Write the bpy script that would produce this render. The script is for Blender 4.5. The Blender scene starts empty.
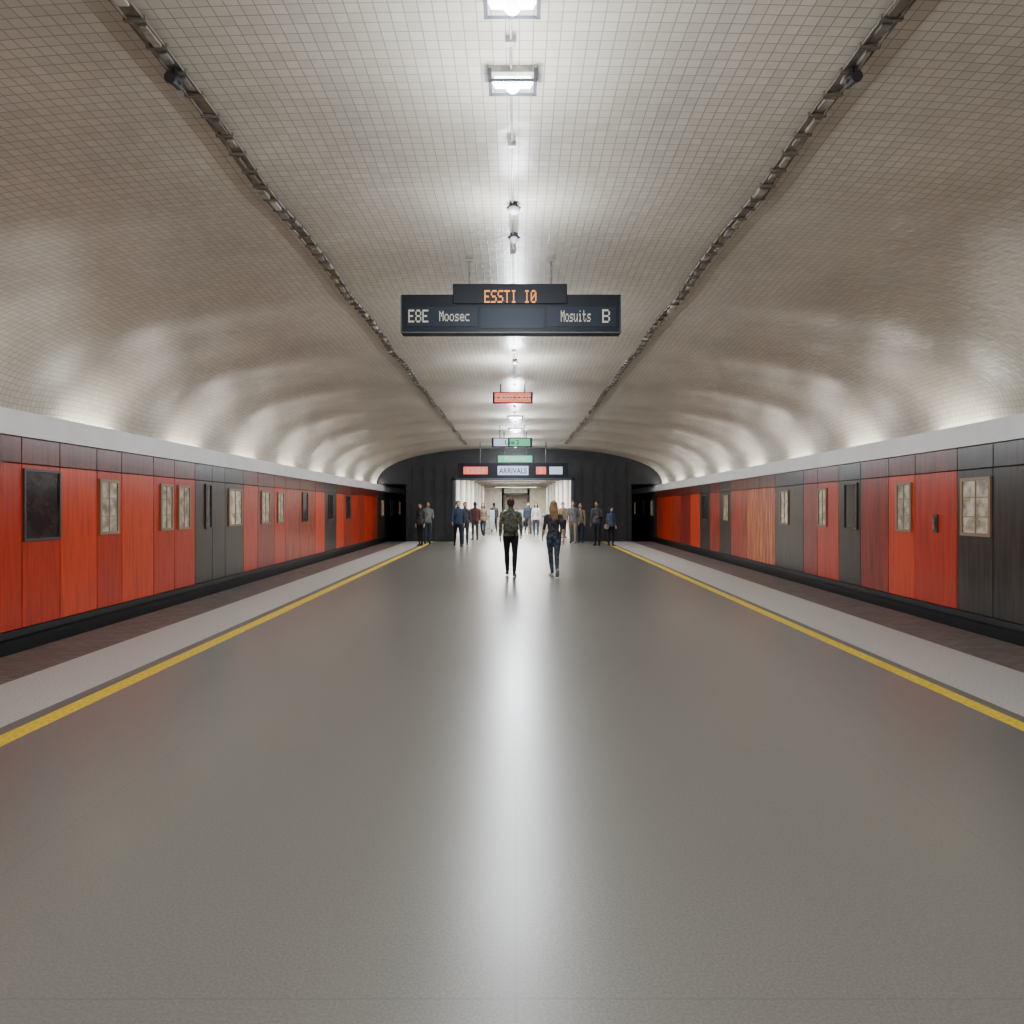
import bpy, math, random
from mathutils import Vector, Matrix
random.seed(7)
scene = bpy.context.scene
COL = scene.collection

# ------------------------------------------------------------------ materials
def newmat(name):
    m = bpy.data.materials.new(name); m.use_nodes = True
    nt = m.node_tree
    return m, nt, nt.nodes['Principled BSDF']

def simple(name, col, rough=0.5, metal=0.0, emis=None, estr=0.0, noise=0.0, nscale=20, spec=0.5):
    m, nt, b = newmat(name)
    b.inputs['Base Color'].default_value = (*col, 1)
    b.inputs['Roughness'].default_value = rough
    b.inputs['Metallic'].default_value = metal
    b.inputs['Specular IOR Level'].default_value = spec
    if emis:
        b.inputs['Emission Color'].default_value = (*emis, 1)
        b.inputs['Emission Strength'].default_value = estr
    if noise > 0:
        tc = nt.nodes.new('ShaderNodeTexCoord')
        n = nt.nodes.new('ShaderNodeTexNoise'); n.inputs['Scale'].default_value = nscale
        n.inputs['Detail'].default_value = 5
        nt.links.new(tc.outputs['Object'], n.inputs['Vector'])
        r = nt.nodes.new('ShaderNodeValToRGB')
        r.color_ramp.elements[0].position = 0.35; r.color_ramp.elements[1].position = 0.65
        r.color_ramp.elements[0].color = (*[c*(1-noise) for c in col], 1)
        r.color_ramp.elements[1].color = (*[min(1, c*(1+noise)) for c in col], 1)
        nt.links.new(n.outputs['Fac'], r.inputs['Fac'])
        nt.links.new(r.outputs['Color'], b.inputs['Base Color'])
    return m

def tile_mat():
    m, nt, b = newmat('glazed_vault_tile')
    uv = nt.nodes.new('ShaderNodeUVMap')
    br = nt.nodes.new('ShaderNodeTexBrick')
    br.offset = 0.0; br.squash = 1.0
    br.inputs['Scale'].default_value = 1.0
    br.inputs['Brick Width'].default_value = 0.078
    br.inputs['Row Height'].default_value = 0.078
    br.inputs['Mortar Size'].default_value = 0.004
    br.inputs['Mortar Smooth'].default_value = 0.3
    br.inputs['Color1'].default_value = (0.56, 0.510, 0.422, 1)
    br.inputs['Color2'].default_value = (0.64, 0.59, 0.495, 1)
    br.inputs['Mortar'].default_value = (0.32, 0.285, 0.225, 1)
    nt.links.new(uv.outputs['UV'], br.inputs['Vector'])
    n = nt.nodes.new('ShaderNodeTexNoise'); n.inputs['Scale'].default_value = 0.9; n.inputs['Detail'].default_value = 4
    nt.links.new(uv.outputs['UV'], n.inputs['Vector'])
    rmp = nt.nodes.new('ShaderNodeMapRange')
    rmp.inputs['From Min'].default_value = 0.3; rmp.inputs['From Max'].default_value = 0.7
    rmp.inputs['To Min'].default_value = 0.86; rmp.inputs['To Max'].default_value = 1.08
    nt.links.new(n.outputs['Fac'], rmp.inputs['Value'])
    mx = nt.nodes.new('ShaderNodeMix'); mx.data_type = 'RGBA'; mx.blend_type = 'MULTIPLY'
    mx.inputs['Factor'].default_value = 1
    nt.links.new(br.outputs['Color'], mx.inputs['A'])
    nt.links.new(rmp.outputs['Result'], mx.inputs['B'])
    nt.links.new(mx.outputs['Result'], b.inputs['Base Color'])
    b.inputs['Roughness'].default_value = 0.33
    n2 = nt.nodes.new('ShaderNodeTexNoise'); n2.inputs['Scale'].default_value = 8; n2.inputs['Detail'].default_value = 2
    nt.links.new(uv.outputs['UV'], n2.inputs['Vector'])
    ad = nt.nodes.new('ShaderNodeMath'); ad.operation = 'MULTIPLY_ADD'
    ad.inputs[1].default_value = -0.35
    nt.links.new(br.outputs['Fac'], ad.inputs[0]); nt.links.new(n2.outputs['Fac'], ad.inputs[2])
    bp = nt.nodes.new('ShaderNodeBump'); bp.inputs['Strength'].default_value = 0.5; bp.inputs['Distance'].default_value = 0.013
    nt.links.new(ad.outputs[0], bp.inputs['Height'])
    nt.links.new(bp.outputs['Normal'], b.inputs['Normal'])
    return m

def floor_mat():
    m, nt, b = newmat('polished_terrazzo')
    tc = nt.nodes.new('ShaderNodeTexCoord')
    n = nt.nodes.new('ShaderNodeTexNoise'); n.inputs['Scale'].default_value = 90; n.inputs['Detail'].default_value = 6
    n.inputs['Roughness'].default_value = 0.7
    nt.links.new(tc.outputs['Object'], n.inputs['Vector'])
    r = nt.nodes.new('ShaderNodeValToRGB')
    r.color_ramp.elements[0].position = 0.35; r.color_ramp.elements[1].position = 0.68
    r.color_ramp.elements[0].color = (0.115, 0.107, 0.092, 1)
    r.color_ramp.elements[1].color = (0.20, 0.189, 0.167, 1)
    nt.links.new(n.outputs['Fac'], r.inputs['Fac'])
    br = nt.nodes.new('ShaderNodeTexBrick'); br.offset = 0
    br.inputs['Scale'].default_value = 1; br.inputs['Brick Width'].default_value = 2.35; br.inputs['Row Height'].default_value = 2.4
    br.inputs['Mortar Size'].default_value = 0.004; br.inputs['Mortar Smooth'].default_value = 0.1
    nt.links.new(tc.outputs['Object'], br.inputs['Vector'])
    mx = nt.nodes.new('ShaderNodeMix'); mx.data_type = 'RGBA'
    fm = nt.nodes.new('ShaderNodeMath'); fm.operation = 'MULTIPLY'; fm.inputs[1].default_value = 0.35
    nt.links.new(br.outputs['Fac'], fm.inputs[0]); nt.links.new(fm.outputs[0], mx.inputs['Factor'])
    nt.links.new(r.outputs['Color'], mx.inputs['A']); mx.inputs['B'].default_value = (0.07, 0.066, 0.06, 1)
    nt.links.new(mx.outputs['Result'], b.inputs['Base Color'])
    b.inputs['Roughness'].default_value = 0.28
    bp = nt.nodes.new('ShaderNodeBump'); bp.inputs['Strength'].default_value = 0.08; bp.inputs['Distance'].default_value = 0.004
    nt.links.new(n.outputs['Fac'], bp.inputs['Height']); nt.links.new(bp.outputs['Normal'], b.inputs['Normal'])
    b.inputs['Specular IOR Level'].default_value = 0.8
    return m

def streak_mat(name, c1, c2, bias=0.5, c3=None, rough=0.28):
    """painted panels with vertical weathering streaks"""
    m, nt, b = newmat(name)
    tc = nt.nodes.new('ShaderNodeTexCoord')
    mp = nt.nodes.new('ShaderNodeMapping'); mp.inputs['Scale'].default_value = (1, 9, 0.55)
    nt.links.new(tc.outputs['Object'], mp.inputs['Vector'])
    n = nt.nodes.new('ShaderNodeTexNoise'); n.inputs['Scale'].default_value = 2.2; n.inputs['Detail'].default_value = 7
    n.inputs['Roughness'].default_value = 0.65
    nt.links.new(mp.outputs['Vector'], n.inputs['Vector'])
    r = nt.nodes.new('ShaderNodeValToRGB')
    e = r.color_ramp.elements
    e[0].position = bias-0.17; e[0].color = (*c2, 1)
    e[1].position = bias+0.12; e[1].color = (*c1, 1)
    if c3:
        x = e.new(min(0.95, bias+0.22)); x.color = (*c3, 1)
    nt.links.new(n.outputs['Fac'], r.inputs['Fac'])
    nt.links.new(r.outputs['Color'], b.inputs['Base Color'])
    b.inputs['Roughness'].default_value = rough
    bp = nt.nodes.new('ShaderNodeBump'); bp.inputs['Strength'].default_value = 0.15; bp.inputs['Distance'].default_value = 0.01
    nt.links.new(n.outputs['Fac'], bp.inputs['Height']); nt.links.new(bp.outputs['Normal'], b.inputs['Normal'])
    return m

def brick_mat():
    m, nt, b = newmat('brick_paver')
    tc = nt.nodes.new('ShaderNodeTexCoord')
    br = nt.nodes.new('ShaderNodeTexBrick')
    br.inputs['Scale'].default_value = 1; br.inputs['Brick Width'].default_value = 0.21; br.inputs['Row Height'].default_value = 0.1
    br.inputs['Mortar Size'].default_value = 0.006
    br.inputs['Color1'].default_value = (0.125, 0.10, 0.088, 1); br.inputs['Color2'].default_value = (0.18, 0.15, 0.135, 1)
    br.inputs['Mortar'].default_value = (0.06, 0.05, 0.045, 1)
    nt.links.new(tc.outputs['Object'], br.inputs['Vector']); nt.links.new(br.outputs['Color'], b.inputs['Base Color'])
    b.inputs['Roughness'].default_value = 0.6
    return m

M = {}
M['tile'] = tile_mat(); M['floor'] = floor_mat(); M['brick'] = brick_mat()
M['edge'] = simple('pale_granite', (0.50, 0.49, 0.465), 0.45, noise=0.2, nscale=60)
M['yellow'] = simple('yellow_paint', (0.80, 0.57, 0.03), 0.5, noise=0.2, nscale=25)
M['seam'] = simple('dark_grey_joint', (0.15, 0.14, 0.13), 0.5)
M['fascia'] = simple('white_enamel', (0.86, 0.86, 0.85), 0.4, noise=0.04, nscale=3)
M['concrete'] = simple('dark_concrete', (0.05, 0.048, 0.045), 0.8, noise=0.3, nscale=4)
M['black'] = simple('black_steel', (0.012, 0.012, 0.013), 0.45)
M['charcoal'] = simple('charcoal_panel', (0.016, 0.018, 0.022), 0.45, noise=0.3, nscale=3)
M['red'] = streak_mat('red_painted_panel', (0.52, 0.032, 0.007), (0.26, 0.016, 0.005), 0.44)
M['orange'] = streak_mat('orange_red_panel', (0.68, 0.058, 0.009), (0.40, 0.026, 0.006), 0.44)
M['darkred'] = streak_mat('dark_red_panel', (0.34, 0.022, 0.009), (0.05, 0.013, 0.009), 0.48)
M['dark'] = streak_mat('dark_weathered_panel', (0.056, 0.043, 0.035), (0.013, 0.012, 0.013), 0.5)
M['mix'] = streak_mat('rusty_mixed_panel', (0.55, 0.045, 0.010), (0.035, 0.018, 0.014), 0.50)
M['rust'] = streak_mat('yellow_rust_panel', (0.50, 0.06, 0.012), (0.04, 0.02, 0.014), 0.40, c3=(0.66, 0.36, 0.06))
M['cap'] = streak_mat('brown_cornice', (0.19, 0.028, 0.013), (0.035, 0.016, 0.012), 0.5)
M['frame'] = simple('window_frame', (0.28, 0.18, 0.10), 0.45)
M['dframe'] = simple('dark_window_frame', (0.05, 0.04, 0.035), 0.4)
M['pane'] = simple('lit_curtained_pane', (0.36, 0.33, 0.26), 0.12, emis=(1, 0.86, 0.62), estr=0.10, noise=0.6, nscale=7)
M['dpane'] = simple('dark_glass', (0.028, 0.03, 0.033), 0.15, noise=0.4, nscale=5)
M['steel'] = simple('galvanised_steel', (0.30, 0.285, 0.26), 0.4, 0.4, noise=0.3, nscale=14)
M['trayrail'] = simple('tray_rail', (0.15, 0.13, 0.105), 0.5)
M['traybed'] = simple('tray_bed', (0.30, 0.27, 0.22), 0.6, noise=.4, nscale=12)
M['paleclip'] = simple('pale_bracket', (0.55, 0.51, 0.44), 0.5)
M['lamp'] = simple('lamp_glass', (1, 1, 1), 0.3, emis=(0.93, 0.96, 1.0), estr=12)
M['lampdim'] = simple('frosted_globe', (0.55, 0.57, 0.6), 0.3, emis=(0.93, 0.96, 1.0), estr=0.4)
M['signbody'] = simple('sign_housing', (0.009, 0.011, 0.016), 0.5, spec=.2)
M['signface'] = simple('sign_face', (0.013, 0.020, 0.032), 0.5, spec=.2)
M['signrim'] = simple('sign_rim', (0.07, 0.08, 0.095), 0.5, 0.2, spec=.3)
M['amber'] = simple('amber_led', (0.1, 0.04, 0), 0.5, emis=(1.0, 0.30, 0.01), estr=1.7)
M['whiteled'] = simple('white_led', (0.15, 0.14, 0.12), 0.5, emis=(0.92, 0.86, 0.68), estr=0.5)
M['redled'] = simple('red_led', (0.2, 0.02, 0.01), 0.5, emis=(1.0, 0.10, 0.04), estr=2.0)
M['pinkface'] = simple('lit_red_face', (0.3, 0.05, 0.03), 0.5, emis=(1.0, 0.16, 0.08), estr=1.2)
M['greenled'] = simple('green_face', (0.02, 0.15, 0.09), 0.5, emis=(0.08, 0.6, 0.28), estr=0.8)
M['bluewhite'] = simple('blue_white_face', (0.3, 0.3, 0.4), 0.5, emis=(0.45, 0.65, 0.9), estr=0.8)
M['hallwall'] = simple('hall_plaster', (0.68, 0.63, 0.54), 0.6, noise=0.12, nscale=3)
M['glass'] = simple('barrier_glass', (0.35, 0.42, 0.45), 0.1)
M['cove'] = simple('added_uplight_glow', (1, 1, 1), 0.4, emis=(1, .96, .90), estr=3)  # glow of the added uplights behind the fascia

# ------------------------------------------------------------------ mesh builder
class MB:
    def __init__(s): s.v = []; s.f = []; s.m = []; s.mats = []
    def mi(s, mat):
        if mat not in s.mats: s.mats.append(mat)
        return s.mats.index(mat)
    def box(s, x0, x1, y0, y1, z0, z1, mat):
        if x0 > x1: x0, x1 = x1, x0
        b = len(s.v)
        s.v += [(x, y, z) for z in (z0, z1) for y in (y0, y1) for x in (x0, x1)]
        k = s.mi(mat)
        for q in ((0,2,3,1),(4,5,7,6),(0,1,5,4),(2,6,7,3),(0,4,6,2),(1,3,7,5)):
            s.f.append(tuple(b+i for i in q)); s.m.append(k)
    def tube(s, pts, rad, mat, seg=10, ref=Vector((1, 0, 0))):
        # rad: number, (ra, rb) tuple for all points, or LIST with one entry per point
        pts = [Vector(p) for p in pts]; b = len(s.v); n = len(pts); k = s.mi(mat)
        for i, p in enumerate(pts):
            t = (pts[min(i+1, n-1)]-pts[max(i-1, 0)]).normalized()
            a = ref - t*ref.dot(t)
            if a.length < 0.1:
                r2 = Vector((0, 1, 0)); a = r2 - t*r2.dot(t)
            a.normalize(); c = t.cross(a)
            r = rad[i] if isinstance(rad, list) else rad
            ra, rb = r if isinstance(r, tuple) else (r, r)
            for j in range(seg):
                th = 2*math.pi*j/seg
                s.v.append(tuple(p + a*(ra*math.cos(th)) + c*(rb*math.sin(th))))
        for i in range(n-1):
            for j in range(seg):
                j2 = (j+1) % seg
                s.f.append((b+i*seg+j, b+i*seg+j2, b+(i+1)*seg+j2, b+(i+1)*seg+j)); s.m.append(k)
        s.f.append(tuple(b+j for j in range(seg))[::-1]); s.m.append(k)
        s.f.append(tuple(b+(n-1)*seg+j for j in range(seg))); s.m.append(k)
    def ball(s, c, r, mat, seg=14, rings=9, fn=None):
        b = len(s.v); k = s.mi(mat); c = Vector(c)
        if not isinstance(r, (tuple, list)): r = (r, r, r)
        def put(d):
            p = Vector((d[0]*r[0], d[1]*r[1], d[2]*r[2]))
            if fn: p = fn(p, d)
            s.v.append(tuple(c+p))
        put((0, 0, 1))
        for i in range(1, rings):
            ph = math.pi*i/rings
            for j in range(seg):
                th = 2*math.pi*j/seg
                put((math.sin(ph)*math.cos(th), math.sin(ph)*math.sin(th), math.cos(ph)))
        put((0, 0, -1)); last = len(s.v)-1
        for j in range(seg):
            j2 = (j+1) % seg
            s.f.append((b, b+1+j, b+1+j2)); s.m.append(k)
            for i in range(rings-2):
                o = b+1+i*seg
                s.f.append((o+j, o+seg+j, o+seg+j2, o+j2)); s.m.append(k)
            o = b+1+(rings-2)*seg
            s.f.append((o+j, last, o+j2)); s.m.append(k)
    def obj(s, name, smooth=False, parent=None, warp=None, bevel=0):
        me = bpy.data.meshes.new(name)
        vs = [warp(*v) for v in s.v] if warp else s.v
        me.from_pydata(vs, [], s.f)
        for m in s.mats: me.materials.append(m)
        me.polygons.foreach_set('material_index', s.m)
        if smooth: me.polygons.foreach_set('use_smooth', [True]*len(s.f))
        me.update()
        o = bpy.data.objects.new(name, me); COL.objects.link(o)
        if parent: o.parent = parent
        if bevel:
            md = o.modifiers.new('bevel', 'BEVEL'); md.width = bevel; md.segments = 2; md.limit_method = 'ANGLE'
        return o

def empty(name, loc=(0, 0, 0)):
    e = bpy.data.objects.new(name, None); COL.objects.link(e); e.location = loc
    e.empty_display_size = 0.3
    return e

def light(name, kind, loc, energy, color=(1, 1, 1), parent=None, rot=None, **kw):
    d = bpy.data.lights.new(name, kind); d.energy = energy; d.color = color
    for k, v in kw.items(): setattr(d, k, v)
    o = bpy.data.objects.new(name, d); COL.objects.link(o); o.location = loc
    if rot: o.rotation_euler = rot
    if parent: o.parent = parent
    return o

# ------------------------------------------------------------------ station geometry
YN, YE = -9.0, 31.0
XL, XR = -5.9, 6.2          # faces of the trains / fascia
NEXP = 2.4
COVE = 0.26  # vault foot set back to make room for the added uplights
def taper(y): return 1 - 0.0048*(y-8)
def springz(y): return 2.80*taper(y)
def crownz(y): return 4.36 - 0.008*(y-4)
PER = 2.9
def scallop(y):
    return 0.09*(0.5+0.5*math.cos(2*math.pi*(y-8.6)/PER))**2.0
def vault_pt(t, y):
    th = math.pi*t
    c, s = math.cos(th), max(0.0, math.sin(th))
    a = (XR if c > 0 else -XL)+COVE
    e = 2/NEXP
    x = a*math.copysign(abs(c)**e, c); z = (crownz(y)-springz(y))*abs(s)**e
    w = min(1, abs(s)*1.6)*scallop(y)
    d = Vector((x, 0, z+1.2)).normalized()
    return (x-d.x*w*1.5, y, springz(y)+z-d.z*w*(0.50+0.50*abs(c)))
def ceil_z(x, y):
    lo, hi = 0.0, 1.0
    for _ in range(30):
        mid = (lo+hi)/2
        if vault_pt(mid, y)[0] > x: lo = mid
        else: hi = mid
    return vault_pt(lo, y)[2]

NT, NY = 120, 480
vs, fs, uvs = [], [], []
for iy in range(NY+1):
    y = YN+(YE-YN)*iy/NY
    acc = 0; prev = None
    for it in range(NT+1):
        p = vault_pt(it/NT, y)
        if prev: acc += math.hypot(p[0]-prev[0], p[2]-prev[2])
        prev = p; vs.append(p); uvs.append([acc, y+20])
    half = acc/2
    for k in range(NT+1): uvs[-1-k][0] += 20-half
for iy in range(NY):
    for it in range(NT):
        a = iy*(NT+1)+it
        fs.append((a, a+NT+1, a+NT+2, a+1))
me = bpy.data.meshes.new('ceiling'); me.from_pydata(vs, [], fs)
uvl = me.uv_layers.new(name='UVMap')
for l in me.loops: uvl.data[l.index].uv = uvs[l.vertex_index]
me.polygons.foreach_set('use_smooth', [True]*len(fs)); me.materials.append(M['tile'])
ceil = bpy.data.objects.new('ceiling', me); COL.objects.link(ceil)

b = MB(); b.box(-3.60, 3.78, YN, 50, -0.9, 0.0, M['floor'])
b.box(-5.66, -3.60, YN, 31.3, -0.9, -0.02, M['floor']); b.box(3.78, 6.0, YN, 31.3, -0.9, -0.02, M['floor'])
b.obj('floor')
def strip(name, x0, x1, mat, z=0.0, th=0.02):
    b = MB(); b.box(x0, x1, YN, 30.94, z-th, z, mat); return b.obj(name)
strip('yellow_safety_line', -3.77, -3.60, M['yellow'])
strip('yellow_safety_line', 3.78, 3.93, M['yellow'])
strip('drainage_joint', -3.90, -3.77, M['seam']); strip('drainage_joint', 3.93, 4.04, M['seam'])
strip('platform_edge_paving', -4.82, -3.90, M['edge']); strip('platform_edge_paving', 4.04, 5.08, M['edge'])
strip('brick_paving', -5.66, -4.82, M['brick']); strip('brick_paving', 5.08, 6.0, M['brick'])

b = MB(); b.box(-9.18, -5.67, YN+.02, 39.9, -1.2, -1.0, M['concrete'])
for x in (-6.5, -7.9): b.box(x-.03, x+.03, YN+.02, 39.9, -1.0, -0.86, M['steel'])
b.obj('track_bed')
b = MB(); b.box(6.01, 9.48, YN+.02, 39.9, -1.2, -1.0, M['concrete'])
for x in (6.8, 8.2): b.box(x-.03, x+.03, YN+.02, 39.9, -1.0, -0.86, M['steel'])
b.obj('track_bed')
b = MB(); b.box(-9.4, -9.2, YN, 40, -1.2, 3.2, M['concrete']); b.obj('wall_left')
b = MB(); b.box(9.5, 9.7, YN, 40, -1.2, 3.2, M['concrete']); b.obj('wall_right')

# white fascia beams; trough behind the lip added to hide the uplights
for sgn, X in ((-1, XL), (1, XR)):
    b = MB(); n = 46
    prof = [(0.0, 2.50), (0.0, 2.80), (0.03, 2.80), (0.03, 2.66), (0.29, 2.66), (0.29, 2.84), (3.3, 2.84), (3.3, 2.62), (0.10, 2.62), (0.10, 2.50)]
    idx = b.mi(M['fascia'])
    for i in range(n+1):
        y = YN+(38-YN)*i/n
        for (dx, z) in prof: b.v.append((X+sgn*dx - sgn*0.02, y, z*taper(y)))
    L = len(prof)
    for i in range(n):
        for j in range(L):
            j2 = (j+1) % L
            q = (i*L+j, i*L+j2, (i+1)*L+j2, (i+1)*L+j)
            b.f.append(q if sgn > 0 else q[::-1]); b.m.append(idx)
    b.obj('trim_1' if sgn < 0 else 'trim_2')
    b = MB(); y = 8.6+PER/2-6*PER; ys = []
    while y < 30.5:
        b.box(X+sgn*.10, X+sgn*.16, y-.75, y+.75, 2.665*taper(y)+.01, 2.69*taper(y)+.01, M['cove']); ys.append(y); y += PER
    o = b.obj('added_cove_uplight')
    for y in ys:
        light('tube', 'AREA', (X+sgn*.13, y, 2.73*taper(y)), 9.5, (1, .96, .90), o, rot=(math.pi, sgn*0.35, 0), shape='RECTANGLE', size=.10, size_y=1.1)  # unseen uplights, added to brighten the vault sides in scallops

# ---- end wall (dark) with portal opening to the concourse
b = MB()
OXL, OXR, OZ = -2.7, 2.45, 2.72
def wall_seg(x0, x1, z0, mat):
    n = max(1, int((x1-x0)/0.2)); k = b.mi(mat)
    for i in range(n):
        a = x0+(x1-x0)*i/n; c = x0+(x1-x0)*(i+1)/n
        za, zc = ceil_z(a, YE-0.01)+0.12, ceil_z(c, YE-0.01)+0.12
        s = len(b.v)
        b.v += [(a, YE, z0), (c, YE, z0), (c, YE, zc), (a, YE, za), (a, YE+.4, z0), (c, YE+.4, z0), (c, YE+.4, zc), (a, YE+.4, za)]
        for q in ((0,1,2,3),(5,4,7,6),(3,2,6,7),(1,0,4,5),(0,3,7,4),(1,5,6,2)):
            b.f.append(tuple(s+i for i in q)); b.m.append(k)
wall_seg(-4.85, OXL, 0.0, M['charcoal']); wall_seg(OXR, 5.1, 0.0, M['charcoal'])
wall_seg(OXL, OXR, OZ, M['charcoal'])
wall_seg(-6.1, -4.85, 2.53, M['charcoal']); wall_seg(5.1, 6.4, 2.53, M['charcoal'])
for x in [-4.6, -4.1, -3.6, -3.1, 2.9, 3.4, 3.9, 4.4, 4.9]:
    b.box(x-.03, x+.03, YE-.05, YE, 0, 3.3, M['black'])
b.box(OXL-.1, OXL, YE-.06, YE+.4, 0, OZ+.1, M['signrim']); b.box(OXR, OXR+.1, YE-.06, YE+.4, 0, OZ+.1, M['signrim'])
b.box(OXL-.1, OXR+.1, YE-.06, YE+.4, OZ, OZ+.1, M['signrim'])
b.obj('wall_end')
b = MB(); b.box(-9.4, 9.7, YN-.2, YN, -1.2, 5.2, M['hallwall']); b.obj('wall_rear')
for nm, bx in (('wall_tunnel_end', (-9.2, -4.95, 40, 40.2)), ('wall_tunnel_end', (5.2, 9.5, 40, 40.2)),
               ('wall_tunnel_side', (-4.95, -4.85, 31.4, 40)), ('wall_tunnel_side', (5.1, 5.2, 31.4, 40))):
    b = MB(); b.box(*bx, -1.2, 3.2, M['black']); b.obj(nm)

# ---- concourse: a long bright corridor with columns, ribs and a far doorway
b = MB()
CE = 64
b.box(-3.9, -3.7, 31.4, CE, 0, 3.4, M['hallwall']); b.box(3.6, 3.8, 31.4, CE, 0, 3.4, M['hallwall'])
b.box(-3.9, -1.1, CE, CE+.2, 0, 3.4, M['hallwall']); b.box(1.05, 3.8, CE, CE+.2, 0, 3.4, M['hallwall']); b.box(-1.1, 1.05, CE, CE+.2, 2.5, 3.4, M['hallwall'])
b.box(-1.1, 1.05, CE+2, CE+2.2, 0, 3.4, M['hallwall']); b.box(-3.9, 3.8, 31.4, CE+2.2, 3.2, 3.4, M['hallwall'])
b.box(-1.3, -1.1, CE, CE+2.2, 0, 3.4, M['hallwall']); b.box(1.05, 1.25, CE, CE+2.2, 0, 3.4, M['hallwall'])
b.box(-1.3, 1.3, 50, CE+2.2, -.1, -.001, M['floor']); b.box(-3.7, 3.6, 50, CE, -.1, -.001, M['floor'])
for y in (34, 38, 42, 46, 50, 55, 60):
    for x in (-2.9, 2.75):
        b.tube([(x, y, 0), (x, y, .15), (x, y, .16), (x, y, 3.0), (x, y, 3.2)], [.24, .24, .15, .15, .28], M['fascia'], 12)
    b.box(-3.7, 3.6, y-.12, y+.12, 3.02, 3.2, M['steel'])
    for s, x in ((-1, -3.7), (1, 3.6)):
        b.box(x, x-s*.06, y+1.2, y+2.4, .9, 2.2, M['signrim']); b.box(x-s*.06, x-s*.08, y+1.28, y+2.32, .98, 2.12, random.choice([M['pane'], M['bluewhite'], M['rust']]))
for x in (-1.15, 1.0): b.box(x, x+.15, CE-.06, CE, 0, 2.6, M['signrim'])
b.box(-1.15, 1.15, CE-.06, CE, 2.45, 2.6, M['signrim'])
b.obj('wall_concourse')
conl = MB()
for y in (33, 36, 40, 44, 48, 52.5, 57.5, 62):
    conl.box(-1.3, 1.25, y-.12, y+.12, 3.14, 3.2, M['lamp'])
co = conl.obj('concourse_ceiling_light')
for y in (33.5, 37, 41, 45, 52, 60):
    light('glow', 'AREA', (0, y, 3.05), 420, (1, .965, .90), co, shape='RECTANGLE', size=3.5, size_y=1.5)
b = MB()
for x in (-1.6, -.8, 0, .8, 1.6):
    b.box(x-.12, x+.12, 38.6, 40.0, 0, .95, M['steel']); b.box(x-.14, x+.14, 38.55, 40.05, .95, 1.02, M['signrim'])
    b.box(x+.12, x+.4, 39.3, 39.34, .2, 1.3, M['glass'])
b.obj('ticket_gate', bevel=.01)

# ------------------------------------------------------------------ trains
def make_train(sgn, X, panels):
    root = empty('subway_train', (0, 0, 0))
    def wx(x, y, z):
        return (x, y, z*taper(y) if z > 0 else z)
    P = MB(); W = MB(); B = MB()
    def fx(d): return X + sgn*d      # d>0 into the train, d<0 toward platform
    for p in panels:
        y0, y1, mt = p[:3]
        P.box(fx(0), fx(.05), y0+.006, y1-.006, .21, 2.17, M[mt])
        P.box(fx(.003), fx(.05), y0+.006, y1-.006, 2.18, 2.49, M['cap' if mt != 'dark' else 'dark'])
        if len(p) > 3:
            wy0, wy1, kind = p[3:6]
            z0, z1 = (1.26, 2.06) if kind != 'dk' else (1.24, 2.12)
            fr = M['frame'] if kind == 'lt' else M['dframe']; pn = M['pane'] if kind == 'lt' else M['dpane']
            t = .045 if kind == 'lt' else .03
            if wy1-wy0 > .1:
                W.box(fx(-.025), fx(0), wy0, wy1, z0, z0+t, fr); W.box(fx(-.025), fx(0), wy0, wy1, z1-t, z1, fr)
                W.box(fx(-.025), fx(0), wy0, wy0+t, z0+t, z1-t, fr); W.box(fx(-.025), fx(0), wy1-t, wy1, z0+t, z1-t, fr)
                W.box(fx(-.006), fx(0), wy0+t, wy1-t, z0+t, z1-t, pn)
                if kind == 'lt':
                    ym = (wy0+wy1)/2
                    W.box(fx(-.016), fx(-.006), ym-.008, ym+.008, z0+t, z1-t, fr)
                    for q in (.33, .66):
                        zz = z0+(z1-z0)*q
                        W.box(fx(-.016), fx(-.006), wy0+t, wy1-t, zz-.007, zz+.007, fr)
        if len(p) > 6:
            hy = p[6]
            W.box(fx(-.02), fx(0), hy, hy+.10, 1.28, 1.55, M['dframe']); W.box(fx(-.045), fx(-.02), hy+.04, hy+.06, 1.33, 1.50, M['steel'])
    y0, y1 = YN+.1, 38
    n = 12
    for i in range(n):
        a = y0+(y1-y0)*i/n; c = y0+(y1-y0)*(i+1)/n
        B.box(fx(.05), fx(2.7), a, c, .22, 2.44, M['black'])
        B.box(fx(-.015), fx(.05), a, c, .12, .205, M['black'])
        B.box(fx(.06), fx(2.6), a, c, -.45, .22, M['black'])
    y = y0+1.2
    while y < 35:
        for w in (.0, 1.6):
            for xx in (.6, 2.0):
                c = Vector((fx(xx), y+w, -.5))
                B.tube([c-Vector((.07, 0, 0)), c+Vector((.07, 0, 0))], .36, M['steel'], 20, Vector((0, 1, 0)))
        B.box(fx(.35), fx(.5), y-.5, y+2.1, -.62, -.38, M['black'])
        y += 5.6
    P.obj('side_panels', parent=root, warp=wx, bevel=.006)
    W.obj('windows', parent=root, warp=wx)
    B.obj('body_and_underframe', parent=root, warp=wx)
    return root
def filler(a, b_, seq):
    out = []; y = a; i = 0
    while y < b_-.01:
        e = min(b_, y+.75); k = seq[i % len(seq)]
        if i % 3 == 1 and e-y > .6: out.append((y, e, k, y+.12, e-.12, 'lt' if i % 2 else 'dk'))
        else: out.append((y, e, k))
        y = e; i += 1
    return out
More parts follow.
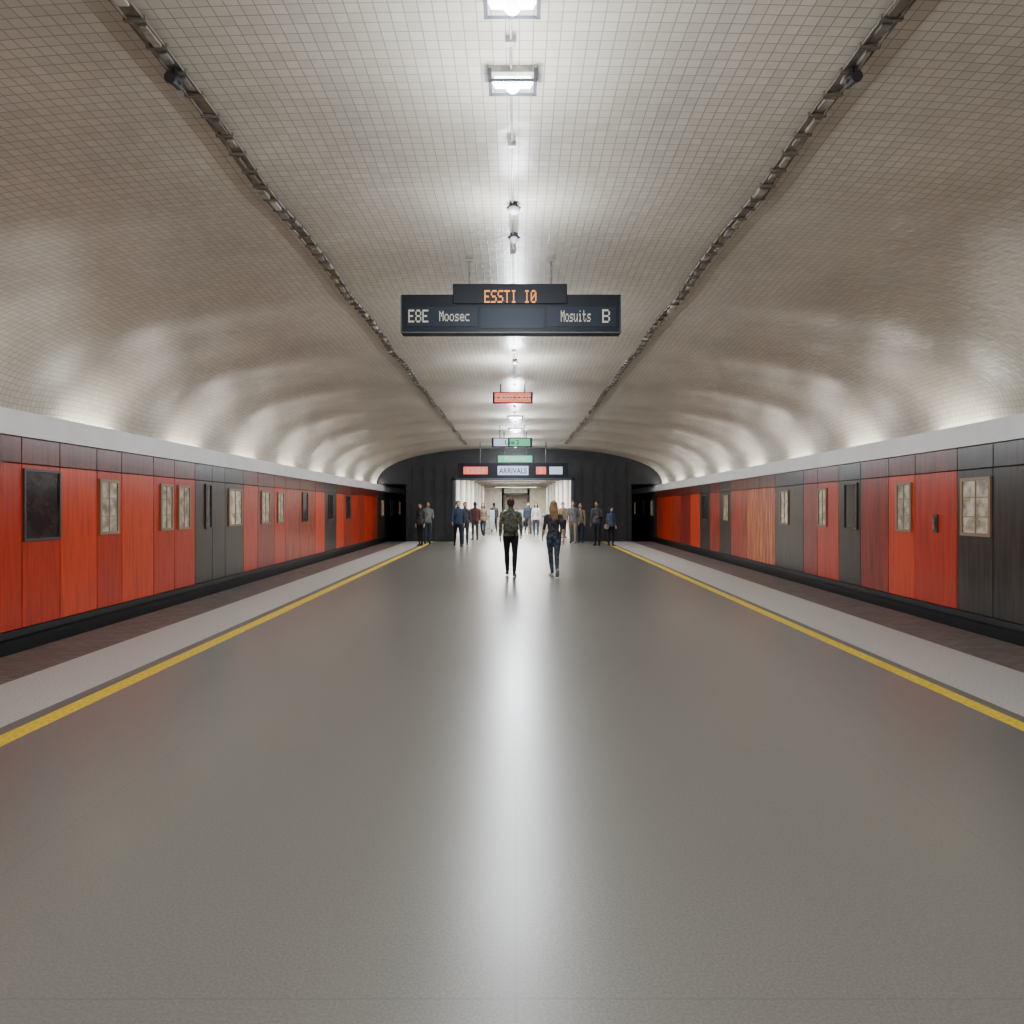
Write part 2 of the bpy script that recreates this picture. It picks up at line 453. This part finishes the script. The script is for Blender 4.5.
left = filler(-8.9, 8.0, ['red', 'orange', 'red', 'dark', 'darkred']) + [
 (8.0,8.36,'red'),(8.36,9.06,'red',8.37,9.05,'dk'),(9.06,9.86,'orange'),(9.86,10.48,'red',9.90,10.38,'lt'),
 (10.48,11.4,'orange'),(11.4,12.1,'red',11.6,12.02,'lt'),(12.1,12.87,'red',12.2,12.66,'lt'),
 (12.87,13.6,'dark',13.28,13.55,'dk'),(13.6,14.2,'dark'),(14.2,15.15,'dark',14.35,15.05,'lt'),(15.15,16.0,'red'),
 (16.0,17.1,'darkred',16.2,16.75,'lt'),(17.1,17.9,'red',17.3,17.75,'lt'),(17.9,19.1,'mix'),(19.1,20.6,'mix',19.3,19.8,'dk'),
 (20.6,21.6,'orange'),(21.6,23.0,'dark',22.0,22.5,'dk'),(23.0,24.0,'orange'),(24.0,25.2,'mix',24.3,24.9,'dk'),(25.2,26.2,'red'),(26.2,27.4,'mix'),(27.4,28.6,'red'),(28.6,29.8,'mix')] + filler(29.8, 37.9, ['dark'])
right = filler(-8.9, 8.5, ['dark', 'red', 'darkred', 'dark']) + [
 (8.5,9.1,'dark'),(9.1,9.84,'dark',9.12,9.74,'lt'),(9.84,10.88,'red',10.0,10.01,'dk',10.28),(10.88,11.65,'orange',10.96,11.4,'lt'),
 (11.65,12.6,'darkred'),(12.6,13.45,'dark',12.7,13.2,'dk'),(13.45,14.4,'red',13.95,14.35,'lt'),(14.4,15.1,'darkred'),
 (15.1,16.75,'dark',15.9,16.4,'lt'),(16.75,17.8,'rust'),(17.8,18.8,'rust'),(18.8,20.2,'mix'),(20.2,21.3,'dark',20.4,20.9,'lt'),(21.3,22.4,'mix'),
 (22.4,23.6,'dark',22.7,23.3,'dk'),(23.6,24.9,'orange'),(24.9,26.4,'darkred'),(26.4,28,'mix'),(28,29.5,'red'),(29.5,30.8,'mix')] + filler(30.8, 37.9, ['dark'])
make_train(-1, XL, left); make_train(1, XR, right)

# ------------------------------------------------------------------ ceiling cable trays
for X in (-2.03, 2.00):
    b = MB(); ys = [-8+.25*i for i in range(int((28.5+8)/.25))]
    for dx in (-.045, .045):
        b.tube([(X+dx, y, ceil_z(X+dx, y)-.035) for y in ys], .008, M['trayrail'], 6)
    b.tube([(X, y, ceil_z(X, y)-.018) for y in ys], (.045, .006), M['traybed'], 6)
    y = -8
    while y < 28.3:
        z = ceil_z(X, y)
        b.box(X-.06, X+.06, y-.010, y+.010, z-.05, z-.02, M['trayrail'])
        if random.random() < .85:
            L = random.uniform(.06, .17); w = random.uniform(.012, .032); o = random.uniform(-.025, .025)
            zz = ceil_z(X, y+.12)
            b.box(X+o-w, X+o+w, y+.04, y+.04+L, zz-.055, zz-.025, random.choice([M['paleclip'], M['traybed'], M['steel'], M['traybed'], M['trayrail']]))
        y += .23
    y = 4.17; z = ceil_z(X, y)
    b.tube([(X, y, z-.03), (X, y, z-.09)], .018, M['black'], 10)
    b.ball((X, y, z-.095), (.045, .045, .03), M['black'])
    b.tube([(X, y+.05, z-.10), (X, y-.05, z-.115), (X, y-.07, z-.12)], [.026, .026, .033], M['black'], 12)
    b.obj('cable_tray')

b = MB(); ys = [-8+.3*i for i in range(128)]
b.tube([(-.03, y, ceil_z(-.03, y)-.02) for y in ys], .008, M['steel'], 6)
for y in [-7+1.1*i for i in range(34)]:
    z = ceil_z(-.03, y); b.box(-.06, 0, y-.02, y+.02, z-.04, z+.01, M['steel'])
b.obj('ceiling_conduit')

# ------------------------------------------------------------------ lamps
CW = (.90, .95, 1)
def lamp_lights(o, y, z, power, down):
    light('bulb', 'POINT', (-.02, y, z-.50), power, CW, o, shadow_soft_size=.10)
    light('downlight', 'AREA', (-.02, y, z-.16), down, CW, o, shape='DISK', size=.8)
def panel_lamp(y, power, down, w=.30):
    z = ceil_z(0, y); b = MB(); c = -.02
    b.box(c-w/2, c+w/2, y-.07, y+.07, z-.04, z+.02, M['steel'])
    b.tube([(c-w*.40, y, z-.055), (c-w*.36, y, z-.06), (c+w*.36, y, z-.06), (c+w*.40, y, z-.055)], [.015, .036, .036, .015], M['lamp'], 14, Vector((0, 1, 0)))
    b.ball((c, y, z-.09), (.045, .045, .035), M['lamp'])
    for s in (-1, 1):
        b.box(c+s*w*.46-.01, c+s*w*.46+.01, y-.08, y+.08, z-.10, z-.02, M['signrim'])
    for s in (-1, 1): b.box(c-w/2, c+w/2, y+s*.075-.004, y+s*.075+.004, z-.10, z-.085, M['signrim'])
    o = b.obj('ceiling_lamp')
    lamp_lights(o, y, z, power, down)
def globe_lamp(y, power, down, r=.055):
    z = ceil_z(0, y); b = MB()
    b.tube([(-.02, y, z+.02), (-.02, y, z-.03), (-.02, y, z-.04)], [.035, .035, .065], M['signrim'], 14)
    b.ball((-.02, y, z-.06), (r, r, .035), M['lampdim'])
    o = b.obj('ceiling_lamp', smooth=True)
    if power: lamp_lights(o, y, z, power, down)
for y in (-6.5, -3.5, -.5): panel_lamp(y, 120, 60)
panel_lamp(1.6, 60, 35)
panel_lamp(3.62, 34, 16); panel_lamp(4.32, 48, 22)
globe_lamp(6.10, 60, 28); globe_lamp(6.85, 0, 0, .04)
globe_lamp(9.6, 110, 45); globe_lamp(12.6, 115, 55)
for y, dn in ((17.0, 75), (20.0, 95), (23.0, 120), (26.0, 120), (29.0, 120)): panel_lamp(y, 120, dn, .45)

# ------------------------------------------------------------------ signs
def text_mesh(s, size, mat, loc, parent, sx=1.0, name='lettering', fat=.012):
    cu = bpy.data.curves.new('txt', 'FONT'); cu.body = s; cu.size = size; cu.align_x = 'CENTER'; cu.align_y = 'CENTER'
    cu.extrude = .002; cu.offset = size*fat
    t = bpy.data.objects.new('txt', cu); COL.objects.link(t)
    bpy.context.view_layer.update()
    me = bpy.data.meshes.new_from_object(t.evaluated_get(bpy.context.evaluated_depsgraph_get()))
    bpy.data.objects.remove(t)
    me.materials.clear(); me.materials.append(mat)
    o = bpy.data.objects.new(name, me); COL.objects.link(o)
    o.rotation_euler = (math.pi/2, 0, 0); o.location = loc; o.scale = (sx, 1, 1); o.parent = parent
    return o
# dot-matrix lettering: 5x7 glyphs made of small LED squares
GL = {'E':'11111 10000 10000 11110 10000 10000 11111','S':'01111 10000 10000 01110 00001 00001 11110','T':'11111 00100 00100 00100 00100 00100 00100',
 'I':'01110 00100 00100 00100 00100 00100 01110','N':'10001 11001 10101 10101 10011 10001 10001','0':'01110 10001 10011 10101 11001 10001 01110',
 'M':'10001 11011 10101 10101 10001 10001 10001','o':'00000 00000 01110 10001 10001 10001 01110','s':'00000 00000 01111 10000 01110 00001 11110',
 'e':'00000 00000 01110 10001 11111 10000 01111','c':'00000 00000 01111 10000 10000 10000 01111','u':'00000 00000 10001 10001 10001 10011 01101',
 'i':'00100 00000 01100 00100 00100 00100 01110','t':'01000 01000 11110 01000 01000 01001 00110','B':'11110 10001 10001 11110 10001 10001 11110',
 '8':'01110 10001 10001 01110 10001 10001 01110',' ':'00000 00000 00000 00000 00000 00000 00000'}
def dot_text(s, xc, zc, yf, pw, ph, mat, parent):
    b = MB(); W = (len(s)*6-1)*pw; x0 = xc-W/2; z0 = zc+3.5*ph
    for i, ch in enumerate(s):
        for r, row in enumerate(GL[ch].split()):
            for c, v in enumerate(row):
                if v == '1':
                    x = x0+(i*6+c)*pw; z = z0-r*ph
                    b.box(x, x+pw*.95, yf-.003, yf, z-ph*.86, z, mat)
    return b.obj('lettering', parent=parent)
D = 7.5
root = empty('departure_board')
b = MB()
b.box(-1.235, 1.125, D, D+.16, 3.52, 3.935, M['signbody']); b.box(-.675, .548, D-.02, D+.18, 3.83, 4.045, M['signbody'])
b.obj('housing', parent=root, bevel=.008)
b = MB()
z0, z1, yy, t = 3.52, 3.925, D, .012
b.box(-1.235, 1.125, yy-.012, yy-.001, z0, z0+t, M['signrim'])
b.box(-1.235, -1.235+t, yy-.012, yy-.001, z0+t, z1-t, M['signrim']); b.box(1.125-t, 1.125, yy-.012, yy-.001, z0+t, z1-t, M['signrim'])
b.box(-1.17, -.42, D-.006, D, 3.59, 3.80, M['signface']); b.box(-.38, .30, D-.006, D, 3.57, 3.79, M['signface']); b.box(.34, 1.07, D-.006, D, 3.59, 3.80, M['signface'])
b.obj('frame', parent=root)
b = MB()
for x in (-.5, .38):
    zt = ceil_z(x, D+.08); b.tube([(x, D+.08, 4.03), (x, D+.08, zt+.02)], .012, M['steel'], 8)
    b.box(x-.04, x+.04, D+.04, D+.12, zt-.015, zt+.01, M['steel'])
b.obj('hangers', parent=root)
dot_text('ESSTI I0', -.06, 3.905, D-.021, .0118, .0195, M['amber'], root)
dot_text('E8E', -1.045, 3.70, D-.0065, .0125, .0195, M['whiteled'], root)
dot_text('Moosec', -.66, 3.70, D-.0065, .0092, .0155, M['whiteled'], root)
dot_text('Mosuits', .64, 3.70, D-.0065, .0078, .0175, M['whiteled'], root)
dot_text('B', .965, 3.70, D-.0065, .0165, .0205, M['whiteled'], root)

def hung_sign(name, y, x0, x1, z0, z1, parts, th=.12):
    root = empty(name)
    b = MB(); b.box(x0, x1, y, y+th, z0, z1, M['signbody']); b.obj('housing', parent=root, bevel=.01)
    b = MB()
    for (a, c, d, e, mt) in parts:
        W, H = x1-x0, z1-z0
        b.box(x0+W*a, x0+W*c, y-.012, y-.001, z0+H*d, z0+H*e, M[mt])
    if parts: b.obj('lit_faces', parent=root)
    b = MB()
    for x in (x0+(x1-x0)*.2, x0+(x1-x0)*.8):
        b.tube([(x, y+th/2, z1-.01), (x, y+th/2, ceil_z(x, y)+.02)], .015, M['signrim'], 8)
    b.obj('hangers', parent=root)
    return root
r = hung_sign('exit_sign', 15, -.50, .36, 3.84, 4.08, [(.05, .95, .08, .46, 'pinkface'), (.05, .95, .54, .92, 'pinkface')])
text_mesh('1 EXIT OUT', .15, M['whiteled'], (-.07, 14.983, 3.955), r)
r = hung_sign('information_sign', 22.5, -.78, .52, 3.50, 3.80, [(.05, .40, .1, .9, 'bluewhite'), (.44, .95, .1, .9, 'greenled')])
text_mesh('Line 2', .19, M['signface'], (-.13, 22.48, 3.64), r)
r = hung_sign('direction_sign', 24.5, -.68, .62, 3.10, 3.38, [(.04, .96, .08, .92, 'greenled')])
text_mesh('Platform', .22, M['whiteled'], (-.03, 24.48, 3.235), r)
r = hung_sign('train_information_display', 28, -2.32, 2.08, 2.70, 3.30, [(.05, .27, .25, .75, 'pinkface'), (.36, .64, .2, .8, 'bluewhite'), (.71, .80, .25, .75, 'pinkface'), (.83, .95, .25, .75, 'bluewhite')])
text_mesh('12:03', .34, M['whiteled'], (-1.62, 27.98, 2.98), r, 1.0); text_mesh('ARRIVALS', .30, M['signface'], (-.12, 27.98, 2.975), r, .85)
text_mesh('5', .34, M['whiteled'], (1.0, 27.98, 2.98), r, .9)

# ------------------------------------------------------------------ people
SK = {}
def cloth(name, c, n=.25): 
    if name not in SK: SK[name] = simple(name, c, .85, noise=n, nscale=14, spec=.2)
    return SK[name]
skin = cloth('skin_light', (.50, .30, .21), .06); skin2 = cloth('skin_tan', (.33, .19, .12), .06)
eyew = cloth('eye_white', (.7, .7, .68), 0.01); iris = cloth('iris_dark', (.03, .02, .015), .01); lip = cloth('lip', (.36, .12, .10), .05)
sole = cloth('shoe_sole', (.35, .35, .34), .1)

def person(name, x, y, yaw, height=1.75, female=False, top=None, pants=None, shoes=None, hair=None, sk=None,
           legs=((0, 0, 0), (0, 0, 0)), arms=((4, 8), (-4, 8)), longhair=False, backpack=None, head_yaw=0, sleeves=True,
           hem=.88, voxel=.014, bag=None, lat=.02):
    """legs: (thigh fwd deg, knee flex deg, foot pitch deg) for L,R ; arms: (swing fwd, elbow flex)"""
    b = MB(); T = top
    sh = .168 if female else .19; hipw = .09
    bones = []
    R = math.radians
    if female:
        prof = [(.80,.085,.07),(.85,.155,.105),(.93,.172,.118),(1.0,.155,.108),(1.09,.125,.092),(1.2,.138,.105),(1.29,.152,.115),(1.38,.155,.098),(1.43,.13,.085),(1.465,.075,.062),(1.50,.048,.05),(1.58,.046,.05)]
    else:
        prof = [(.80,.09,.075),(.85,.165,.11),(.90,.178,.125),(1.0,.172,.122),(1.1,.165,.118),(1.22,.18,.126),(1.32,.195,.126),(1.40,.19,.108),(1.45,.15,.09),(1.485,.085,.07),(1.52,.058,.06),(1.58,.055,.058)]
    b.tube([(0, -.01*(1 if z > 1.45 else 0), z) for z, _, _ in prof], [(a, c) for _, a, c in prof], T, 20)
    bones.append((Vector((0, 0, .85)), Vector((0, 0, 1.46)), .15, 'torso')); bones.append((Vector((0, 0, 1.50)), Vector((0, 0, 1.6)), .05, 'neck'))
    feet = MB()
    for s, (a1, k, fp) in zip((-1, 1), legs):
        h = Vector((s*hipw, 0, .90)); d1 = Vector((s*lat, math.sin(R(a1)), -math.cos(R(a1)))).normalized()
        kn = h+d1*.42; d2 = Vector((s*(lat-.03), math.sin(R(a1-k)), -math.cos(R(a1-k)))).normalized()
        an = kn+d2*.40
        w = 1.0 if not female else .93
        b.tube([h+Vector((0, 0, .05)), h, h+d1*.12, h+d1*.28, kn, kn+d2*.10, kn+d2*.2, kn+d2*.33, an],
               [.085*w, .094*w, .092*w, .074*w, .060*w, .060*w, .058*w, .045*w, .046*w], T, 14)
        pr = R(fp); fwd = Vector((s*.10, math.cos(pr), -math.sin(pr))).normalized(); dn = Vector((0, -math.sin(pr), -math.cos(pr)))
        base = an+dn*.045
        b.tube([base-fwd*.075, base-fwd*.055, base, base+fwd*.06+dn*.008, base+fwd*.13+dn*.014, base+fwd*.175+dn*.018, base+fwd*.195+dn*.02],
               [(.022, .022), (.034, .036), (.038, .044), (.042, .036), (.046, .027), (.036, .02), (.015, .012)], T, 12)
        feet.tube([base-fwd*.08+dn*.035, base-fwd*.06+dn*.037, base+fwd*.1+dn*.037, base+fwd*.185+dn*.037, base+fwd*.2+dn*.035],
               [(.02, .008), (.036, .011), (.048, .011), (.036, .011), (.012, .006)], sole, 12)
        bones += [(h, kn, .085, 'leg'), (kn, an+d2*-.01, .055, 'leg'), (base-fwd*.07, base+fwd*.2, .035, 'shoe'), (an, an, .045, 'shoe')]
    hands = MB()
    for s, (a, e) in zip((-1, 1), arms):
        S = Vector((s*sh, 0, 1.405)); out = .14
        d1 = Vector((s*out, math.sin(R(a)), -math.cos(R(a)))).normalized(); el = S+d1*.28
        d2 = Vector((s*(.04 if e < 40 else -.25), math.sin(R(a+e)), -math.cos(R(a+e)))).normalized(); wr = el+d2*.245
        th = 1.0 if not female else .85
        b.tube([S-Vector((s*.05, 0, -.01)), S, S+d1*.08, S+d1*.2, el, el+d2*.07, el+d2*.16, wr], [.05*th, .062*th, .058*th, .049*th, .043*th, .043*th, .036*th, .030*th], T, 12)
        bones += [(S, el, .05, 'arm'), (el, wr, .037, 'fore')]
        wd = Vector((0, 1, 0)); wd = (wd-d2*wd.dot(d2)).normalized()
        pn = Vector((s, 0, 0)); pn = (pn-d2*pn.dot(d2)).normalized()
        kn = wr+d2*.085
        hands.tube([wr-d2*.03, wr, wr+d2*.03, wr+d2*.06, kn, kn+d2*.008], [(.022, .025), (.019, .026), (.016, .036), (.015, .041), (.012, .040), (.006, .034)], sk, 12, pn)
        for q, L in zip((.030, .010, -.010, -.030), (.072, .080, .074, .058)):
            p = kn+wd*q-d2*.01; dd = d2.copy(); pts = [p]
            for ii, fr in enumerate((.48, .30, .22)):
                dd = (dd-pn*(.22+.22*ii)).normalized(); p = p+dd*L*fr; pts.append(p)
            hands.tube(pts+[pts[-1]+dd*.005], [.0095, .009, .008, .007, .003], sk, 8)
        p = wr+d2*.025+wd*.026; pts = [p]
        for dd, L in (((wd*.8+d2*.8-pn*.3), .035), ((wd*.35+d2*1-pn*.35), .03), ((d2-pn*.4), .022)):
            p = p+dd.normalized()*L; pts.append(p)
        hands.tube(pts+[p+d2*.004], [.013, .011, .0095, .008, .003], sk, 8)
    tmp = b.obj('tmp'); md = tmp.modifiers.new('r', 'REMESH'); md.mode = 'VOXEL'; md.voxel_size = voxel; md.use_smooth_shade = True
    sm = tmp.modifiers.new('s', 'SMOOTH'); sm.factor = .5; sm.iterations = 3
    bpy.context.view_layer.update()
    me = bpy.data.meshes.new_from_object(tmp.evaluated_get(bpy.context.evaluated_depsgraph_get()))
    bpy.data.objects.remove(tmp)
    me.materials.clear()
    for m in (top, pants, shoes, sk): me.materials.append(m)
    def dist(p, a, c):
        ab = c-a; L = ab.length_squared
        t = 0 if L < 1e-9 else max(0, min(1, (p-a).dot(ab)/L))
        return (p-(a+ab*t)).length
    idx = []
    for f in me.polygons:
        c = f.center
        tag = min(bones, key=lambda q: dist(c, q[0], q[1])-q[2])[3]
        if tag in ('torso', 'leg'): idx.append(0 if c.z > hem else 1)
        elif tag == 'neck': idx.append(3 if c.z > 1.49 else 0)
        elif tag == 'shoe': idx.append(2)
        elif tag == 'fore': idx.append(0 if sleeves else 3)
        else: idx.append(0)
    me.polygons.foreach_set('material_index', idx); me.polygons.foreach_set('use_smooth', [True]*len(idx))
    me.name = name
    body = bpy.data.objects.new('body', me); COL.objects.link(body)
    H = MB(); hc = Vector((0, .015, 1.635))
    def hf(p, d):
        p = p.copy()
        if d[2] < 0:
            k = -d[2]; p.x *= 1-.32*k*k; p.y = p.y*(1-.25*k) + .012*k
        if d[1] > .5 and abs(d[0]) < .5:
            if .02 < d[2] < .32: p.y -= .006
            if d[2] >= .32: p.y += .002
        if d[1] < -.3 and d[2] > -.1: p.y *= 1.06
        return p
    H.ball(hc, (.074, .092, .115), sk, 28, 20, hf)
    H.tube([hc+Vector((0, .086, .015)), hc+Vector((0, .096, -.005)), hc+Vector((0, .108, -.028)), hc+Vector((0, .094, -.038))], [(.007, .006), (.009, .008), (.014, .010), (.009, .005)], sk, 10)
    for s in (-1, 1):
        H.ball(hc+Vector((s*.028, .077, .010)), (.013, .009, .008), eyew, 10, 8)
        H.ball(hc+Vector((s*.028, .0835, .010)), (.006, .004, .006), iris, 8, 6)
        H.ball(hc+Vector((s*.028, .084, .028)), (.016, .005, .0035), hair, 8, 6)
        H.ball(hc+Vector((s*.073, -.005, -.008)), (.010, .020, .032), sk, 10, 8)
    H.ball(hc+Vector((0, .083, -.060)), (.022, .006, .005), lip, 10, 6)
    H.ball(hc+Vector((0, .082, -.067)), (.018, .006, .005), lip, 10, 6)
    def wob(p, d): return p*(1+.04*math.sin(d[0]*9+d[2]*13+x))
    H.ball(hc+Vector((0, -.018, .028)), (.084, .098, .104), hair, 26, 16, wob)
    H.ball(hc+Vector((0, -.045, -.012)), (.072, .066, .085), hair, 20, 12, wob)
    if longhair:
        H.tube([hc+Vector((0, -.04, .05)), hc+Vector((0, -.07, -.03)), hc+Vector((0, -.095, -.12)), hc+Vector((0, -.12, -.22)), hc+Vector((0, -.125, -.30)), hc+Vector((0, -.115, -.34))],
               [(.06, .05), (.086, .055), (.090, .042), (.085, .036), (.065, .028), (.02, .01)], hair, 20)
        for s in (-1, 1):
            H.tube([hc+Vector((s*.06, 0, .04)), hc+Vector((s*.080, -.01, -.05)), hc+Vector((s*.08, -.03, -.15)), hc+Vector((s*.07, -.07, -.25))], [.02, .024, .026, .008], hair, 10)
    ho = H.obj('head', smooth=True); hz = Matrix.Translation((0, 0, 1.6))@Matrix.Rotation(R(head_yaw), 4, 'Z')@Matrix.Translation((0, 0, -1.6))
    ho.data.transform(hz)
    objs = [body, hands.obj('hands', smooth=True), feet.obj('soles', smooth=True), ho]
    if backpack:
        B = MB()
        def bk(p, d):
            e = .55
            return Vector([math.copysign(abs(q)**e, q)*r for q, r in zip(d, (.145, .075, .225))])
        B.ball((0, -.205, 1.20), 1, backpack, 24, 18, bk)
        def bk2(p, d):
            return Vector([math.copysign(abs(q)**.6, q)*r for q, r in zip(d, (.11, .035, .09))])
        B.ball((0, -.285, 1.09), 1, backpack, 18, 12, bk2)
        B.tube([(-.03, -.2, 1.42), (-.02, -.2, 1.46), (.02, -.2, 1.46), (.03, -.2, 1.42)], .008, M['black'], 8)
        for s in (-1, 1):
            B.tube([(s*.09, -.14, 1.38), (s*.105, -.09, 1.455), (s*.11, 0, 1.475), (s*.115, .09, 1.43), (s*.12, .14, 1.30), (s*.135, .12, 1.15), (s*.16, 0, 1.05), (s*.12, -.14, 1.03)],
                   (.024, .007), M['black'], 8)
        objs.append(B.obj('pack', smooth=True))
    if bag:
        B = MB()
        def bk(p, d): return Vector([math.copysign(abs(q)**.5, q)*r for q, r in zip(d, (.055, .15, .11))])
        B.ball((.245, .0, .86), 1, bag, 20, 14, bk)
        B.tube([(.245, -.10, .95), (.22, -.08, 1.15), (.16, -.04, 1.44), (.14, .02, 1.46), (.19, .08, 1.25), (.245, .10, .95)], (.012, .006), bag, 8)
        objs.append(B.obj('bag', smooth=True))
    bm_v, bm_f, bm_m, mats = [], [], [], []
    for o in objs:
        off = len(bm_v); bm_v += [tuple(v.co) for v in o.data.vertices]
        mp = []
        for m in o.data.materials:
            if m not in mats: mats.append(m)
            mp.append(mats.index(m))
        for f in o.data.polygons:
            bm_f.append(tuple(off+i for i in f.vertices)); bm_m.append(mp[f.material_index])
        bpy.data.objects.remove(o)
    zmin = min(v[2] for v in bm_v)
    k = height/1.765
    bm_v = [(v[0]*k, v[1]*k, (v[2]-zmin)*k) for v in bm_v]
    me2 = bpy.data.meshes.new(name); me2.from_pydata(bm_v, [], bm_f)
    for m in mats: me2.materials.append(m)
    me2.polygons.foreach_set('material_index', bm_m); me2.polygons.foreach_set('use_smooth', [True]*len(bm_m)); me2.update()
    o = bpy.data.objects.new(name, me2); COL.objects.link(o)
    o.location = (x, y, 0); o.rotation_euler = (0, 0, R(yaw))
    return o

olive = cloth('olive_jacket', (.12, .12, .085), .7); blackc = cloth('black_jeans', (.010, .011, .014)); navy = cloth('navy_cloth', (.025, .035, .06))
denim = cloth('grey_blue_denim', (.045, .058, .085), .5); charcoal = cloth('charcoal_knit', (.045, .045, .05), .6); greyc = cloth('grey_knit', (.15, .145, .14))
brown = cloth('brown_hair', (.06, .035, .02)); blond = cloth('blond_hair', (.24, .15, .075)); dkhair = cloth('dark_hair', (.02, .014, .01))
white = cloth('white_cotton', (.5, .49, .46)); tanc = cloth('tan_coat', (.22, .17, .12)); shoeb = cloth('black_shoes', (.012, .012, .012)); shoew = cloth('light_trainers', (.4, .4, .4))
bluec = cloth('blue_shirt', (.06, .09, .16)); redb = cloth('maroon_cloth', (.11, .04, .04)); packm = cloth('olive_backpack', (.085, .085, .065), .6)

person('man_walking', -.12, 16.2, 0, 1.80, False, olive, blackc, shoeb, brown, skin, ((14, 6, 0), (-10, 10, 14)), ((-16, 12), (16, 18)), backpack=packm, hem=.90, voxel=.011, lat=0)
person('woman_walking', .86, 16.0, 8, 1.76, True, charcoal, denim, shoew, blond, skin, ((12, 5, -4), (-14, 32, 38)), ((14, 22), (-14, 10)), longhair=True, sleeves=False, hem=.97, voxel=.011, lat=-.09)
def bgp(px, py, yaw, **k):
    d = 1.7*700/(py-503); xx = (px-516)*d/700
    person('commuter_standing', xx, d, yaw, **k)
st = ((3, 4, 0), (-3, 2, 0)); wk = ((18, 8, -4), (-16, 20, 22))
bgp(420.5, 546, 160, height=1.70, female=True, top=charcoal, pants=blackc, shoes=shoeb, hair=dkhair, sk=skin, legs=st, longhair=True, voxel=.018, lat=-.01)
bgp(427.5, 544, 200, height=1.76, top=greyc, pants=navy, shoes=shoeb, hair=brown, sk=skin2, legs=st, arms=((10, 70), (0, 10)), voxel=.018)
bgp(458, 547, 190, height=1.80, top=navy, pants=blackc, shoes=shoeb, hair=dkhair, sk=skin, legs=wk, arms=((-18, 14), (18, 20)), voxel=.018)
bgp(465, 545, 175, height=1.74, top=charcoal, pants=navy, shoes=shoeb, hair=brown, sk=skin, legs=st, voxel=.018)
bgp(475, 540, 20, height=1.74, top=redb, pants=charcoal, shoes=shoeb, hair=brown, sk=skin, legs=st, voxel=.018)
bgp(483, 538, 170, height=1.72, female=True, top=tanc, pants=navy, shoes=shoew, hair=brown, sk=skin, legs=wk, longhair=True, voxel=.018)
bgp(536, 537, 180, height=1.72, female=True, top=white, pants=denim, shoes=shoew, hair=dkhair, sk=skin, legs=st, longhair=True, voxel=.02)
bgp(528, 534, 190, height=1.76, top=navy, pants=charcoal, shoes=shoeb, hair=dkhair, sk=skin, legs=wk, voxel=.02)
bgp(494, 532.3, 10, height=1.74, top=charcoal, pants=blackc, shoes=shoeb, hair=dkhair, sk=skin, legs=wk, voxel=.022)
bgp(563, 538, 200, height=1.74, top=tanc, pants=blackc, shoes=shoeb, hair=brown, sk=skin, legs=st, voxel=.02)
bgp(573, 544, 175, height=1.82, top=greyc, pants=tanc, shoes=shoeb, hair=brown, sk=skin, legs=wk, arms=((-16, 14), (16, 20)), voxel=.018)
bgp(580.5, 543, 160, height=1.70, female=True, top=tanc, pants=navy, shoes=shoeb, hair=brown, sk=skin, legs=st, longhair=True, voxel=.018)
bgp(597, 546, 150, height=1.78, top=charcoal, pants=blackc, shoes=shoeb, hair=dkhair, sk=skin2, legs=st, arms=((12, 80), (0, 8)), backpack=navy, voxel=.018)
bgp(611, 546, 210, height=1.55, female=True, top=bluec, pants=blackc, shoes=shoeb, hair=dkhair, sk=skin, legs=st, longhair=True, bag=tanc, voxel=.018)

# ------------------------------------------------------------------ world & camera
w = bpy.data.worlds.new('world'); scene.world = w; w.use_nodes = True
w.node_tree.nodes['Background'].inputs['Color'].default_value = (.9, .95, 1, 1); w.node_tree.nodes['Background'].inputs['Strength'].default_value = .05
cam = bpy.data.cameras.new('camera'); co = bpy.data.objects.new('camera', cam); COL.objects.link(co)
co.location = (0, 0, 1.7); co.rotation_euler = (math.pi/2, 0, 0)
cam.sensor_width = 36; cam.lens = 700/1024*36; cam.shift_x = -4/1024; cam.shift_y = -9/1024; cam.clip_end = 200
scene.camera = co
